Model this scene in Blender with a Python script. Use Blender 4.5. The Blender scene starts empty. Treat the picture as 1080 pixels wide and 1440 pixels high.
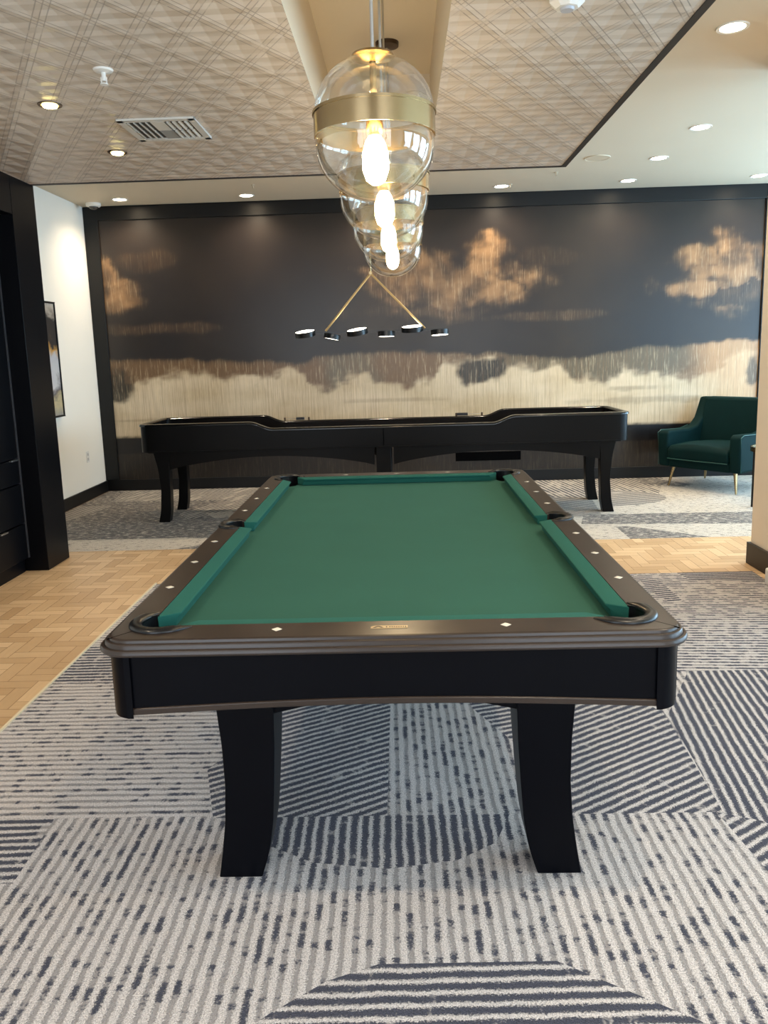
import bpy, bmesh, math, random
from math import sin, cos, pi, radians, sqrt, atan2
from mathutils import Vector, Matrix, noise

random.seed(7)
SC = bpy.context.scene
COL = SC.collection

# ------------------------------------------------------------------ helpers
class MB:
    """collects geometry for ONE mesh object"""
    def __init__(s):
        s.v = []; s.f = []; s.mi = []; s.m = 0
    def add(s, vs, fs):
        o = len(s.v); s.v += [tuple(v) for v in vs]
        for f in fs:
            s.f.append([o+i for i in f]); s.mi.append(s.m)
        return s
    def box(s, x0, x1, y0, y1, z0, z1):
        vs = [(x, y, z) for z in (z0, z1) for y in (y0, y1) for x in (x0, x1)]
        return s.add(vs, [(0,2,3,1),(4,5,7,6),(0,1,5,4),(2,6,7,3),(0,4,6,2),(1,3,7,5)])
    def prism(s, pts, a, b, axis='y'):
        """2D polygon extruded from a to b along an axis"""
        def P(p, t):
            return {'x': (t, p[0], p[1]), 'y': (p[0], t, p[1]), 'z': (p[0], p[1], t)}[axis]
        n = len(pts)
        vs = [P(p, a) for p in pts]+[P(p, b) for p in pts]
        fs = [list(range(n)), list(range(2*n-1, n-1, -1))]
        fs += [(i, (i+1) % n, n+(i+1) % n, n+i) for i in range(n)]
        return s.add(vs, fs)
    def loft(s, rings, cap=True, closed=False):
        n = len(rings[0]); vs = [p for r in rings for p in r]; fs = []
        m = len(rings)
        for k in range(m if closed else m-1):
            k2 = (k+1) % m
            for i in range(n):
                fs.append((k*n+i, k*n+(i+1) % n, k2*n+(i+1) % n, k2*n+i))
        if cap and not closed:
            fs.append(list(range(n))[::-1]); fs.append([(m-1)*n+i for i in range(n)])
        return s.add(vs, fs)
    def lathe(s, prof, c=(0,0,0), n=32, axis='z', close=False):
        rings = []
        for r, h in prof:
            ring = []
            for i in range(n):
                a = 2*pi*i/n
                p = (max(r,1e-5)*cos(a), max(r,1e-5)*sin(a), h)
                if axis == 'y': p = (p[0], h, p[1])
                if axis == 'x': p = (h, p[0], p[1])
                ring.append((c[0]+p[0], c[1]+p[1], c[2]+p[2]))
            rings.append(ring)
        return s.loft(rings, cap=False, closed=close)
    def cyl(s, c, r, z0, z1, n=24, axis='z'):
        return s.lathe([(0,z0),(r,z0),(r,z1),(0,z1)], c, n, axis)
    def tube(s, path, r, n=10, rad=None):
        path = [Vector(p) for p in path]; rings = []
        up = Vector((0,0,1))
        for i, p in enumerate(path):
            t = (path[min(i+1,len(path)-1)]-path[max(i-1,0)]).normalized()
            a = t.cross(up)
            if a.length < 1e-3: a = t.cross(Vector((1,0,0)))
            a.normalize(); b = a.cross(t).normalized()
            rr = rad[i] if rad else r
            rings.append([p+rr*(cos(2*pi*k/n)*a+sin(2*pi*k/n)*b) for k in range(n)])
        return s.loft(rings)
    def build(s, name, mat, parent=None, smooth=None, bevel=0, seg=2, subsurf=0):
        me = bpy.data.meshes.new(name)
        me.from_pydata(s.v, [], s.f); me.update()
        bm = bmesh.new(); bm.from_mesh(me)
        bmesh.ops.remove_doubles(bm, verts=bm.verts, dist=1e-6)
        bmesh.ops.recalc_face_normals(bm, faces=bm.faces)
        bm.to_mesh(me); bm.free()
        mats = mat if isinstance(mat, (list, tuple)) else [mat]
        for m in mats: me.materials.append(m)
        if len(mats) > 1:
            for p, i in zip(me.polygons, s.mi): p.material_index = i
        if smooth is not None:
            me.shade_smooth(); me.set_sharp_from_angle(angle=radians(smooth))
        o = bpy.data.objects.new(name, me); COL.objects.link(o)
        if parent: o.parent = parent
        if bevel:
            m = o.modifiers.new('bevel', 'BEVEL'); m.width = bevel; m.segments = seg
            m.limit_method = 'ANGLE'; m.angle_limit = radians(40); m.harden_normals = False
            me.shade_smooth(); me.set_sharp_from_angle(angle=radians(60))
        if subsurf:
            m = o.modifiers.new('sub', 'SUBSURF'); m.levels = subsurf; m.render_levels = subsurf
            me.shade_smooth()
        return o

def tag(o, label=None, cat=None, group=None, kind=None):
    if label: o['label'] = label
    if cat: o['category'] = cat
    if group: o['group'] = group
    if kind: o['kind'] = kind
    return o
def thing(name, label, cat, loc=(0,0,0), rz=0, group=None):
    o = bpy.data.objects.new(name, None); COL.objects.link(o)
    o.location = loc; o.rotation_euler = (0,0,rz); o.empty_display_size = .1
    return tag(o, label, cat, group)
def dup(root, loc, label=None, rz=None):
    def cp(o, par):
        c = o.copy(); COL.objects.link(c)
        c.parent = par
        for ch in [x for x in COL.objects if x.parent == o]: cp(ch, c)
        return c
    r = cp(root, None); r.location = loc
    if rz is not None: r.rotation_euler = (0,0,rz)
    if label: r['label'] = label
    return r
def boolean_cut(o, cutters):
    bpy.context.view_layer.update()
    cs = []
    for c in cutters:
        co = c.build('cut', o.data.materials[0]); cs.append(co)
        m = o.modifiers.new('b', 'BOOLEAN'); m.object = co; m.operation = 'DIFFERENCE'; m.solver = 'EXACT'
    dg = bpy.context.evaluated_depsgraph_get()
    me = bpy.data.meshes.new_from_object(o.evaluated_get(dg))
    o.modifiers.clear(); old = o.data; o.data = me
    bpy.data.meshes.remove(old)
    for c in cs:
        m = c.data; bpy.data.objects.remove(c); bpy.data.meshes.remove(m)

def rrect(a, b, r, z, n=8):
    """rounded rectangle ring, half dims a,b; corner radius r"""
    r = max(r, .0005); pts = []
    for cx, cy, a0 in ((a-r, b-r, 0), (-a+r, b-r, pi/2), (-a+r, -b+r, pi), (a-r, -b+r, 1.5*pi)):
        for i in range(n+1):
            t = a0+pi/2*i/n
            pts.append((cx+r*cos(t), cy+r*sin(t), z))
    return pts
def catmull(pts, k=8):
    pts = [Vector(p) for p in pts]; P = [2*pts[0]-pts[1]]+pts+[2*pts[-1]-pts[-2]]; out = []
    for i in range(1, len(P)-2):
        for j in range(k):
            t = j/k
            out.append(.5*((2*P[i])+(P[i+1]-P[i-1])*t+(2*P[i-1]-5*P[i]+4*P[i+1]-P[i+2])*t*t+(3*P[i]-P[i-1]-3*P[i+1]+P[i+2])*t**3))
    out.append(pts[-1]); return out
def lerp(a, b, t): return a+(b-a)*t
def interp(x, pts):
    if x <= pts[0][0]: return pts[0][1]
    for (a, p), (b, q) in zip(pts, pts[1:]):
        if x <= b: return p+(q-p)*(x-a)/(b-a)
    return pts[-1][1]
def sstep(a, b, x):
    t = min(1, max(0, (x-a)/(b-a))); return t*t*(3-2*t)

# ------------------------------------------------------------------ materials
def lin(c):
    return tuple((v/255/12.92 if v/255 <= .04045 else ((v/255+.055)/1.055)**2.4) for v in c)+(1,)
class NT:
    def __init__(s, name):
        s.m = bpy.data.materials.new(name); s.m.use_nodes = True; s.t = s.m.node_tree
        s.b = s.t.nodes['Principled BSDF']; s.out = s.t.nodes['Material Output']
    def n(s, typ, ins=None, **kw):
        nd = s.t.nodes.new('ShaderNode'+typ)
        for k, v in kw.items(): setattr(nd, k, v)
        if ins:
            for k, v in ins.items(): s.set(nd.inputs[k], v)
        return nd
    def set(s, sock, v):
        if isinstance(v, bpy.types.NodeSocket): s.t.links.new(v, sock)
        else: sock.default_value = v
    def math(s, op, a, b=0.0, c=None, clamp=False):
        nd = s.n('Math', operation=op, use_clamp=clamp)
        s.set(nd.inputs[0], a); s.set(nd.inputs[1], b)
        if c is not None: s.set(nd.inputs[2], c)
        return nd.outputs[0]
    def vmath(s, op, a, b=None, scale=None):
        nd = s.n('VectorMath', operation=op); s.set(nd.inputs[0], a)
        if b is not None: s.set(nd.inputs[1], b)
        if scale is not None: s.set(nd.inputs['Scale'], scale)
        return nd.outputs['Value'] if op in ('DOT_PRODUCT','LENGTH') else nd.outputs[0]
    def mix(s, f, a, b):
        nd = s.n('Mix', data_type='RGBA'); s.set(nd.inputs[0], f); s.set(nd.inputs[6], a); s.set(nd.inputs[7], b)
        return nd.outputs[2]
    def noise(s, vec, scale, detail=2, rough=.5, dist=0):
        nd = s.n('TexNoise', {'Scale': scale, 'Detail': detail, 'Roughness': rough, 'Distortion': dist})
        if vec is not None: s.set(nd.inputs['Vector'], vec)
        return nd.outputs[0]
    def ramp(s, f, lo, hi):
        nd = s.n('MapRange', {'From Min': lo, 'From Max': hi}, interpolation_type='SMOOTHSTEP'); s.set(nd.inputs[0], f)
        return nd.outputs[0]
    def coords(s): return s.n('TexCoord').outputs['Object']
    def P(s, **kw):
        for k, v in kw.items():
            s.set(s.b.inputs[k.replace('_', ' ')], v)
        return s
    def bump(s, h, dist=.01, strength=1):
        nd = s.n('Bump', {'Distance': dist, 'Strength': strength}); s.set(nd.inputs['Height'], h)
        s.set(s.b.inputs['Normal'], nd.outputs[0]); return s

def simple(name, rgb, rough=.5, metal=0, spec=.5, coat=0, nscale=0, namt=.08, bump=0, bscale=200):
    t = NT(name); c = lin(rgb)
    if nscale:
        f = t.noise(t.coords(), nscale, 3)
        col = t.mix(f, tuple(v*(1-namt) for v in c[:3])+(1,), tuple(min(1, v*(1+namt)) for v in c[:3])+(1,))
        t.P(Base_Color=col)
    else: t.P(Base_Color=c)
    t.P(Roughness=rough, Metallic=metal); t.b.inputs['Specular IOR Level'].default_value = spec
    t.b.inputs['Coat Weight'].default_value = coat; t.b.inputs['Coat Roughness'].default_value = .12
    if bump: t.bump(t.noise(t.coords(), bscale, 3), bump)
    return t.m
def emit(name, rgb, strength):
    t = NT(name); t.P(Base_Color=lin(rgb), Emission_Color=lin(rgb), Emission_Strength=strength); return t.m

M = {}
M['wall'] = simple('wall_paint', (246,241,230), .6, nscale=3, namt=.02, bump=.0006, bscale=180)
M['pier'] = simple('pier_paint', (234,220,200), .65, nscale=3, namt=.02, bump=.0006, bscale=180)
M['ceil'] = simple('ceiling_paint', (214,200,176), .7, nscale=2, namt=.015)
M['black'] = simple('black_satin_paint', (12,12,13), .42, spec=.35, nscale=6, namt=.1)
M['blacktrim'] = simple('dark_brown_trim', (26,21,21), .5)
M['cab'] = simple('black_lacquer', (7,8,12), .36, spec=.15, nscale=5, namt=.1)
M['table'] = simple('black_lacquered_wood', (6,7,12), .34, spec=.09, nscale=8, namt=.15)
M['shuffle'] = simple('espresso_lacquer', (11,10,10), .34, spec=.12, nscale=8, namt=.15)
M['gloss'] = simple('glossy_black_rail', (12,11,11), .16, spec=.5)
M['brass'] = simple('brushed_brass', (178,156,118), .24, 1)
M['rod'] = simple('polished_brass_rod', (206,176,124), .4, .7)
M['nickel'] = simple('satin_nickel', (196,194,190), .3, 1)
M['white'] = simple('white_plastic', (228,226,220), .45)
M['rubber'] = simple('black_rubber', (8,8,11), .3, spec=.45)
M['inlay'] = simple('pearl_inlay', (232,226,212), .2)
M['dark'] = simple('dark_void', (3,3,4), .9, spec=.05)
M['vent'] = simple('vent_paint', (205,202,194), .5)
M['slate'] = simple('slate', (60,60,62), .8)
M['bronze'] = simple('dark_bronze', (78,62,48), .4, .8)

# satin charcoal-brown table rail
t = NT('rail_wood'); c = t.coords()
g = t.noise(t.vmath('MULTIPLY', c, (1, 1, 1)), 14, 4)
t.P(Base_Color=t.mix(g, lin((44,35,30)), lin((54,44,38))), Roughness=.3); t.b.inputs['Coat Weight'].default_value = .0; t.b.inputs['Specular IOR Level'].default_value = .36
t.b.inputs['Coat Roughness'].default_value = .18
M['rail'] = t.m

def felt(name, a, b):
    t = NT(name); c = t.coords()
    n1 = t.noise(c, 5, 3); n2 = t.noise(c, 900, 2)
    col = t.mix(n1, lin(a), lin(b))
    t.P(Base_Color=col, Roughness=.9, Sheen_Weight=.12, Sheen_Roughness=.4)
    t.b.inputs['Sheen Tint'].default_value = lin((120,190,160)); t.b.inputs['Specular IOR Level'].default_value = .2
    t.bump(n2, .0006); return t.m
M['felt'] = felt('green_felt', (38,80,68), (43,87,74))
M['cushion'] = felt('green_cushion_felt', (26,82,73), (31,88,78))

t = NT('green_velvet'); c = t.coords()
t.P(Base_Color=t.mix(t.noise(c, 6, 3), lin((0,24,26)), lin((0,34,35))), Roughness=.75, Sheen_Weight=.06, Sheen_Roughness=.35); t.b.inputs['Specular IOR Level'].default_value = .12
t.b.inputs['Sheen Tint'].default_value = lin((40,150,130)); t.bump(t.noise(c, 400, 2), .0006)
M['velvet'] = t.m

# clear glass, thin walled: Fresnel mix of transparency and gloss
t = NT('clear_glass')
lw = t.n('LayerWeight', {'Blend': .28}); tr = t.n('BsdfTransparent', {'Color': (.96,.97,.96,1)}); gl = t.n('BsdfGlossy', {'Color': (1,1,1,1), 'Roughness': .03})
bp = t.n('Bump', {'Distance': .002, 'Strength': .6}); t.set(bp.inputs['Height'], t.noise(t.coords(), 22, 2)); t.t.links.new(bp.outputs[0], gl.inputs['Normal'])
ms = t.n('MixShader'); t.set(ms.inputs[0], t.math('MULTIPLY_ADD', lw.outputs['Facing'], .75, .05, clamp=True))
t.t.links.new(tr.outputs[0], ms.inputs[1]); t.t.links.new(gl.outputs[0], ms.inputs[2]); t.t.links.new(ms.outputs[0], t.out.inputs[0])
M['glass'] = t.m
t = NT('window_glass')
tr = t.n('BsdfTransparent'); gl = t.n('BsdfGlossy', {'Roughness': .02}); ms = t.n('MixShader', {0: .06})
t.t.links.new(tr.outputs[0], ms.inputs[1]); t.t.links.new(gl.outputs[0], ms.inputs[2]); t.t.links.new(ms.outputs[0], t.out.inputs[0])
M['pane'] = t.m

M['bulb'] = emit('bulb_glow', (255,224,176), 60)
M['led'] = emit('downlight_led', (255,232,196), 22)
M['ledsmall'] = emit('small_downlight_led', (255,232,150), 14)
M['disc_glow'] = emit('disc_diffuser_glow', (255,246,226), 5)

# herringbone oak: each plank face carries its own tone
t = NT('herringbone_oak'); c = t.coords()
at = t.n('Attribute', attribute_name='tone')
sep = t.n('SeparateXYZ', {0: at.outputs['Vector']})
u = t.mix(sep.outputs[1], t.vmath('MULTIPLY', c, (4, 60, 1)), t.vmath('MULTIPLY', c, (60, 4, 1)))
gr = t.noise(u, 1, 4, .6)
base = t.mix(sep.outputs[0], lin((184,152,114)), lin((222,192,152)))
col = t.mix(t.math('MULTIPLY', gr, .45), base, lin((176,140,100)))
t.P(Base_Color=col, Roughness=.42); t.bump(gr, .0008)
M['oak'] = t.m
M['oakgap'] = simple('plank_gap', (120,92,66), .7)

# striped carpet: every zone face stores stripe direction and darkness
def carpet(name, cream, dk, period, mot_scale):
    t = NT(name); c = t.coords()
    at = t.n('Attribute', attribute_name='zone'); sp = t.n('SeparateXYZ', {0: at.outputs['Vector']})
    cx, sx, darkn = sp.outputs
    at2 = t.n('Attribute', attribute_name='mottle')
    mot = at2.outputs['Fac']
    p = t.n('SeparateXYZ', {0: c})
    X, Y = p.outputs[0], p.outputs[1]
    v = t.math('ADD', t.math('MULTIPLY', X, cx), t.math('MULTIPLY', Y, sx))
    u = t.math('SUBTRACT', t.math('MULTIPLY', Y, cx), t.math('MULTIPLY', X, sx))
    n1 = t.noise(c, 130, 2, .6); n2 = t.noise(c, 14, 2)
    fine = t.noise(c, 260, 4, .8)
    u2 = t.math('ADD', u, t.math('MULTIPLY_ADD', n1, .013, -.0065))
    u2 = t.math('ADD', u2, t.math('MULTIPLY_ADD', n2, .012, -.006))
    u2 = t.math('ADD', u2, t.math('MULTIPLY_ADD', t.noise(c, 200, 3, .8), .028 if period < .04 else .012, -.014 if period < .04 else -.006))
    v = t.math('ADD', v, t.math('MULTIPLY_ADD', n1, .02, -.01))
    q = t.math('DIVIDE', u2, period)
    k = t.math('FLOOR', q); fr = t.math('SUBTRACT', q, k)
    d = t.math('ABSOLUTE', t.math('SUBTRACT', fr, .5))        # 0 = middle of groove
    vec = t.n('CombineXYZ', {0: t.math('MULTIPLY', v, 15.0 if period < .04 else 3.0), 1: t.math('MULTIPLY', k, 5.37), 2: 0.0}).outputs[0]
    dash = t.noise(vec, 1, 2, .6)
    dash = t.math('ADD', t.math('MULTIPLY', dash, .8), t.math('MULTIPLY', n1, .2))
    dashw = t.math('MULTIPLY_ADD', darkn, -.22, .558)
    dmask = t.n('MapRange', {'From Min': -.015, 'From Max': .05}, interpolation_type='SMOOTHSTEP'); t.set(dmask.inputs[0], t.math('SUBTRACT', dash, dashw))
    dm = dmask.outputs[0]
    # groove half-widths
    hw_g = t.math('MULTIPLY_ADD', darkn, .06, .13)
    hw_d = t.math('MULTIPLY_ADD', darkn, .085, .19)
    def inside(hw):
        nd = t.n('MapRange', {'From Min': -.10, 'From Max': .05}, interpolation_type='SMOOTHSTEP'); t.set(nd.inputs[0], t.math('SUBTRACT', hw, d)); return nd.outputs[0]
    g = inside(hw_g); dd = t.math('MULTIPLY', inside(hw_d), dm)
    fc = t.ramp(fine, .36, .62)
    base = t.mix(fc, tuple(x*.52 for x in cream[:3])+(1,), tuple(min(1, x*1.28) for x in cream[:3])+(1,))
    mid = tuple(a*.42+b*.58 for a, b in zip(cream, dk))
    col = t.mix(t.math('MULTIPLY', g, .8), base, mid)
    dkn = t.mix(fc, dk, tuple(min(1, x*4) for x in dk[:3])+(1,))
    col = t.mix(t.math('MULTIPLY', dd, .95), col, dkn)
    # mottled zones (short random dashes)
    mv = t.n('CombineXYZ', {0: t.math('MULTIPLY', v, .35), 1: u, 2: 0.0}).outputs[0]
    mn = t.noise(mv, mot_scale, 3, .75)
    mthr = t.math('MULTIPLY_ADD', darkn, -.17, .60)
    mm = t.n('MapRange', {'From Min': -.03, 'From Max': .06}); t.set(mm.inputs[0], t.math('SUBTRACT', mn, mthr))
    mcol = t.mix(mm.outputs[0], base, mid)
    mcol = t.mix(t.math('MULTIPLY', mm.outputs[0], .75), mcol, dkn)
    col = t.mix(mot, col, mcol)
    t.P(Base_Color=col, Roughness=1.0, Sheen_Weight=.15); t.b.inputs['Specular IOR Level'].default_value = .05
    h = t.math('ADD', t.math('MULTIPLY', t.math('MAXIMUM', g, dd), -.55), t.math('MULTIPLY', fine, .5))
    h = t.math('ADD', h, t.math('MULTIPLY', n1, .4))
    t.bump(h, .009, .8)
    return t.m
M['rug'] = carpet('striped_loop_carpet', lin((206,198,194)), lin((28,30,41)), .0345, 70)
M['rug2'] = carpet('mottled_loop_carpet', lin((196,186,172)), lin((40,38,40)), .05, 45)

# mural: painted cloudscape with fine vertical metallic brush lines
t = NT('mural_print'); c = t.coords()
at = t.n('Attribute', attribute_name='paint'); at2 = t.n('Attribute', attribute_name='foil')
st = t.noise(t.vmath('MULTIPLY', c, (150, 1, 2.2)), 1, 3, .75)
st2 = t.noise(t.vmath('MULTIPLY', c, (90, 1, 5.0)), 1, 3, .7)
f = t.math('MULTIPLY', t.ramp(st, .46, .62), at2.outputs['Fac'])
col = t.mix(t.math('MULTIPLY', f, .42), at.outputs['Color'], lin((120,92,64)))
f2 = t.math('MULTIPLY', t.ramp(st2, .52, .68), at2.outputs['Fac'])
col = t.mix(t.math('MULTIPLY', f2, .3), col, lin((236,214,176)))
t.P(Base_Color=col, Roughness=.3); t.b.inputs['Specular IOR Level'].default_value = .45
t.bump(st, .0008, .5)
M['mural'] = t.m

# embossed ceiling paper: lattice of triple lines and faceted lozenges
t = NT('embossed_ceiling_paper'); c = t.coords(); p = t.n('SeparateXYZ', {0: c}); X, Y = p.outputs[0], p.outputs[1]
fam = []
for ang in (60, 120):
    a = radians(ang)
    u = t.math('ADD', t.math('MULTIPLY', X, -sin(a)), t.math('MULTIPLY', Y, cos(a)))
    q = t.math('DIVIDE', u, .165); fr = t.math('FRACT', q)
    fam.append(fr)
def line(fr, pos, w):
    d = t.math('ABSOLUTE', t.math('SUBTRACT', fr, pos)); return t.math('LESS_THAN', d, w)
l1 = t.math('MAXIMUM', t.math('MAXIMUM', line(fam[0], .36, .013), line(fam[0], .5, .013)), line(fam[0], .64, .013))
l2 = t.math('MAXIMUM', t.math('MAXIMUM', line(fam[1], .36, .013), line(fam[1], .5, .013)), line(fam[1], .64, .013))
a0 = t.math('PINGPONG', fam[0], .5); a1 = t.math('PINGPONG', fam[1], .5)
brk = t.math('GREATER_THAN', t.noise(c, 9, 1), .42)
lines = t.math('MULTIPLY', t.math('MAXIMUM', l1, t.math('MULTIPLY', l2, .75)), t.math('MULTIPLY_ADD', brk, .6, .4))
hz = t.math('PINGPONG', t.math('MULTIPLY', Y, 1/.0953), .5)
h = t.math('ADD', t.math('MAXIMUM', a0, a1), t.math('MULTIPLY', hz, .5))
h = t.math('SUBTRACT', h, t.math('MULTIPLY', lines, .25))
base = t.mix(t.noise(c, 2, 2), lin((204,192,178)), lin((212,200,186)))
col = t.mix(t.math('MULTIPLY', lines, .55), base, lin((104,88,76)))
t.P(Base_Color=col, Roughness=.42); t.b.inputs['Specular IOR Level'].default_value = .35
t.bump(h, .024, .65)
M['paper'] = t.m

t = NT('abstract_art'); c = t.coords()
sz = t.n('SeparateXYZ', {0: c}).outputs[2]
w = t.noise(t.vmath('MULTIPLY', c, (1, 3, 5)), 1, 5, .6, .5)
hgt = t.math('ADD', sz, t.math('MULTIPLY_ADD', w, .5, -.25))
cr = t.n('ValToRGB'); t.set(cr.inputs[0], t.math('MULTIPLY_ADD', hgt, .92, .5))
e = cr.color_ramp.elements; e[0].position = 0; e[0].color = lin((150,146,140)); e[1].position = 1; e[1].color = lin((210,200,186))
for ps, cc in ((.16,(196,180,140)),(.24,(90,86,92)),(.32,(205,204,206)),(.55,(190,190,196)),(.62,(196,150,80)),(.68,(60,54,50)),(.82,(52,48,46)),(.88,(160,150,138))):
    x = e.new(ps); x.color = lin(cc)
t.P(Base_Color=cr.outputs[0], Roughness=.4); M['art'] = t.m

# ------------------------------------------------------------------ camera
r = Vector((0,0,0)); pitch, roll, yaw = 1.66406980e-01, -2.94649841e-02, -2.63422744e-02
cyy, syy = cos(yaw), sin(yaw)
fw = Vector((syy*cos(pitch), cyy*cos(pitch), -sin(pitch))); rt = Vector((cyy, -syy, 0)); up = rt.cross(fw)
r2 = cos(roll)*rt+sin(roll)*up; u2 = -sin(roll)*rt+cos(roll)*up
cd = bpy.data.cameras.new('camera'); cam = bpy.data.objects.new('camera', cd); COL.objects.link(cam)
cam.matrix_world = Matrix(((r2.x,u2.x,-fw.x,.0417),(r2.y,u2.y,-fw.y,-3.0406),(r2.z,u2.z,-fw.z,1.4642),(0,0,0,1)))
cd.sensor_fit = 'HORIZONTAL'; cd.sensor_width = 36; cd.lens = 1103.795/1080*36; cd.shift_y = -41.125/1080
cd.clip_start = .05
SC.camera = cam

# ------------------------------------------------------------------ room shell
XL, XR, YB, YF, ZC = -3.30, 5.40, 5.60, -4.60, 3.06
def struct(mb, name, mat, **kw):
    return tag(mb.build(name, mat, **kw), kind='structure')

# floor: herringbone planks
W_, n_ = .073, 3
bmf = MB(); bmf.box(XL-.1, XR+.1, YF-.1, YB+.1, -.05, -.0014)
struct(bmf, 'floor', M['oakgap'])
vs, fs, tone = [], [], []
fx0, fx1, fy0, fy1 = -3.28, 3.6, -1.2, 3.0
ia, ib = int((fx0)/W_)-4, int(fx1/W_)+4
ja, jb = int(fy0/W_)-4, int(fy1/W_)+4
gp = .0011
for j in range(ja, jb):
    for i in range(ia, ib):
        k = (i-j) % (2*n_)
        if k == 0: x0, y0, x1, y1, o = i*W_, j*W_, (i+n_)*W_, (j+1)*W_, 0
        elif k == 2*n_-1: x0, y0, x1, y1, o = i*W_, j*W_, (i+1)*W_, (j+n_)*W_, 1
        else: continue
        x0, x1 = max(x0+gp, fx0), min(x1-gp, fx1); y0, y1 = max(y0+gp, fy0), min(y1-gp, fy1)
        if x1 <= x0 or y1 <= y0: continue
        b = len(vs); vs += [(x0,y0,-.0004),(x1,y0,-.0004),(x1,y1,-.0004),(x0,y1,-.0004)]; fs.append((b,b+1,b+2,b+3)); tone.append((random.random()**1.3, float(o), 0))
me = bpy.data.meshes.new('floor'); me.from_pydata(vs, [], fs); me.materials.append(M['oak'])
a = me.attributes.new('tone', 'FLOAT_VECTOR', 'FACE'); a.data.foreach_set('vector', [q for tt in tone for q in tt])
fo = bpy.data.objects.new('floor', me); COL.objects.link(fo); tag(fo, kind='structure')

# zoned carpets: rectangle split by convex zones, later zones win
def clip(poly, nx, ny, d):
    """split convex poly by line nx*x+ny*y=d -> (inside <=, outside >)"""
    A, B = [], []
    for i in range(len(poly)):
        p, q = poly[i], poly[(i+1) % len(poly)]
        sp, sq = nx*p[0]+ny*p[1]-d, nx*q[0]+ny*q[1]-d
        if sp <= 1e-9: A.append(p)
        if sp >= -1e-9: B.append(p)
        if (sp > 1e-9 and sq < -1e-9) or (sp < -1e-9 and sq > 1e-9):
            t = sp/(sp-sq); m = (lerp(p[0],q[0],t), lerp(p[1],q[1],t)); A.append(m); B.append(m)
    return (A if len(A) > 2 else None), (B if len(B) > 2 else None)
def area(p): return .5*sum(p[i][0]*p[(i+1) % len(p)][1]-p[(i+1) % len(p)][0]*p[i][1] for i in range(len(p)))
def zoned(rect, base, zones):
    pieces = [(rect, base)]
    for poly, attr in zones:
        if area(poly) < 0: poly = poly[::-1]
        new = []
        for pc, at in pieces:
            cur = pc
            for i in range(len(poly)):
                if cur is None: break
                p, q = poly[i], poly[(i+1) % len(poly)]
                nx, ny = q[1]-p[1], -(q[0]-p[0]); d = nx*p[0]+ny*p[1]
                ins, outs = clip(cur, nx, ny, d)
                if outs and abs(area(outs)) > 1e-7: new.append((outs, at))
                cur = ins
            if cur is not None and abs(area(cur)) > 1e-7: new.append((cur, attr))
        pieces = new
    return pieces
def carpet_obj(name, rect, base, zones, mat, z0, z1, label):
    pcs = zoned(rect, base, zones)
    vs, fs, at = [], [], []
    for pc, a in pcs:
        b = len(vs); vs += [(x, y, z1) for x, y in pc]; fs.append(list(range(b, b+len(pc)))); at.append(a)
    x0, x1 = min(p[0] for p in rect), max(p[0] for p in rect); y0, y1 = min(p[1] for p in rect), max(p[1] for p in rect)
    b = len(vs)
    vs += [(x0,y0,z0),(x1,y0,z0),(x1,y1,z0),(x0,y1,z0),(x0,y0,z1),(x1,y0,z1),(x1,y1,z1),(x0,y1,z1)]
    for f in ((0,1,5,4),(1,2,6,5),(2,3,7,6),(3,0,4,7),(3,2,1,0)): fs.append([b+i for i in f]); at.append((0,.6,0))
    me = bpy.data.meshes.new(name); me.from_pydata(vs, [], fs); me.materials.append(mat)
    za = me.attributes.new('zone', 'FLOAT_VECTOR', 'FACE')
    za.data.foreach_set('vector', [q for a in at for q in (cos(radians(a[0])), sin(radians(a[0])), a[1])])
    zm = me.attributes.new('mottle', 'FLOAT', 'FACE')
    zm.data.foreach_set('value', [float(a[2]) for a in at])
    o = bpy.data.objects.new(name, me); COL.objects.link(o)
    return tag(o, label, 'carpet')
R1 = [(-1.6,-4.4),(2.26,-4.4),(2.26,1.89),(-1.6,1.89)]
EL = lambda cx, cy, rx, ry, a0, a1, n=12: [(cx+rx*cos(radians(lerp(a0,a1,i/n))), cy+ry*sin(radians(lerp(a0,a1,i/n)))) for i in range(n+1)]
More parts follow.
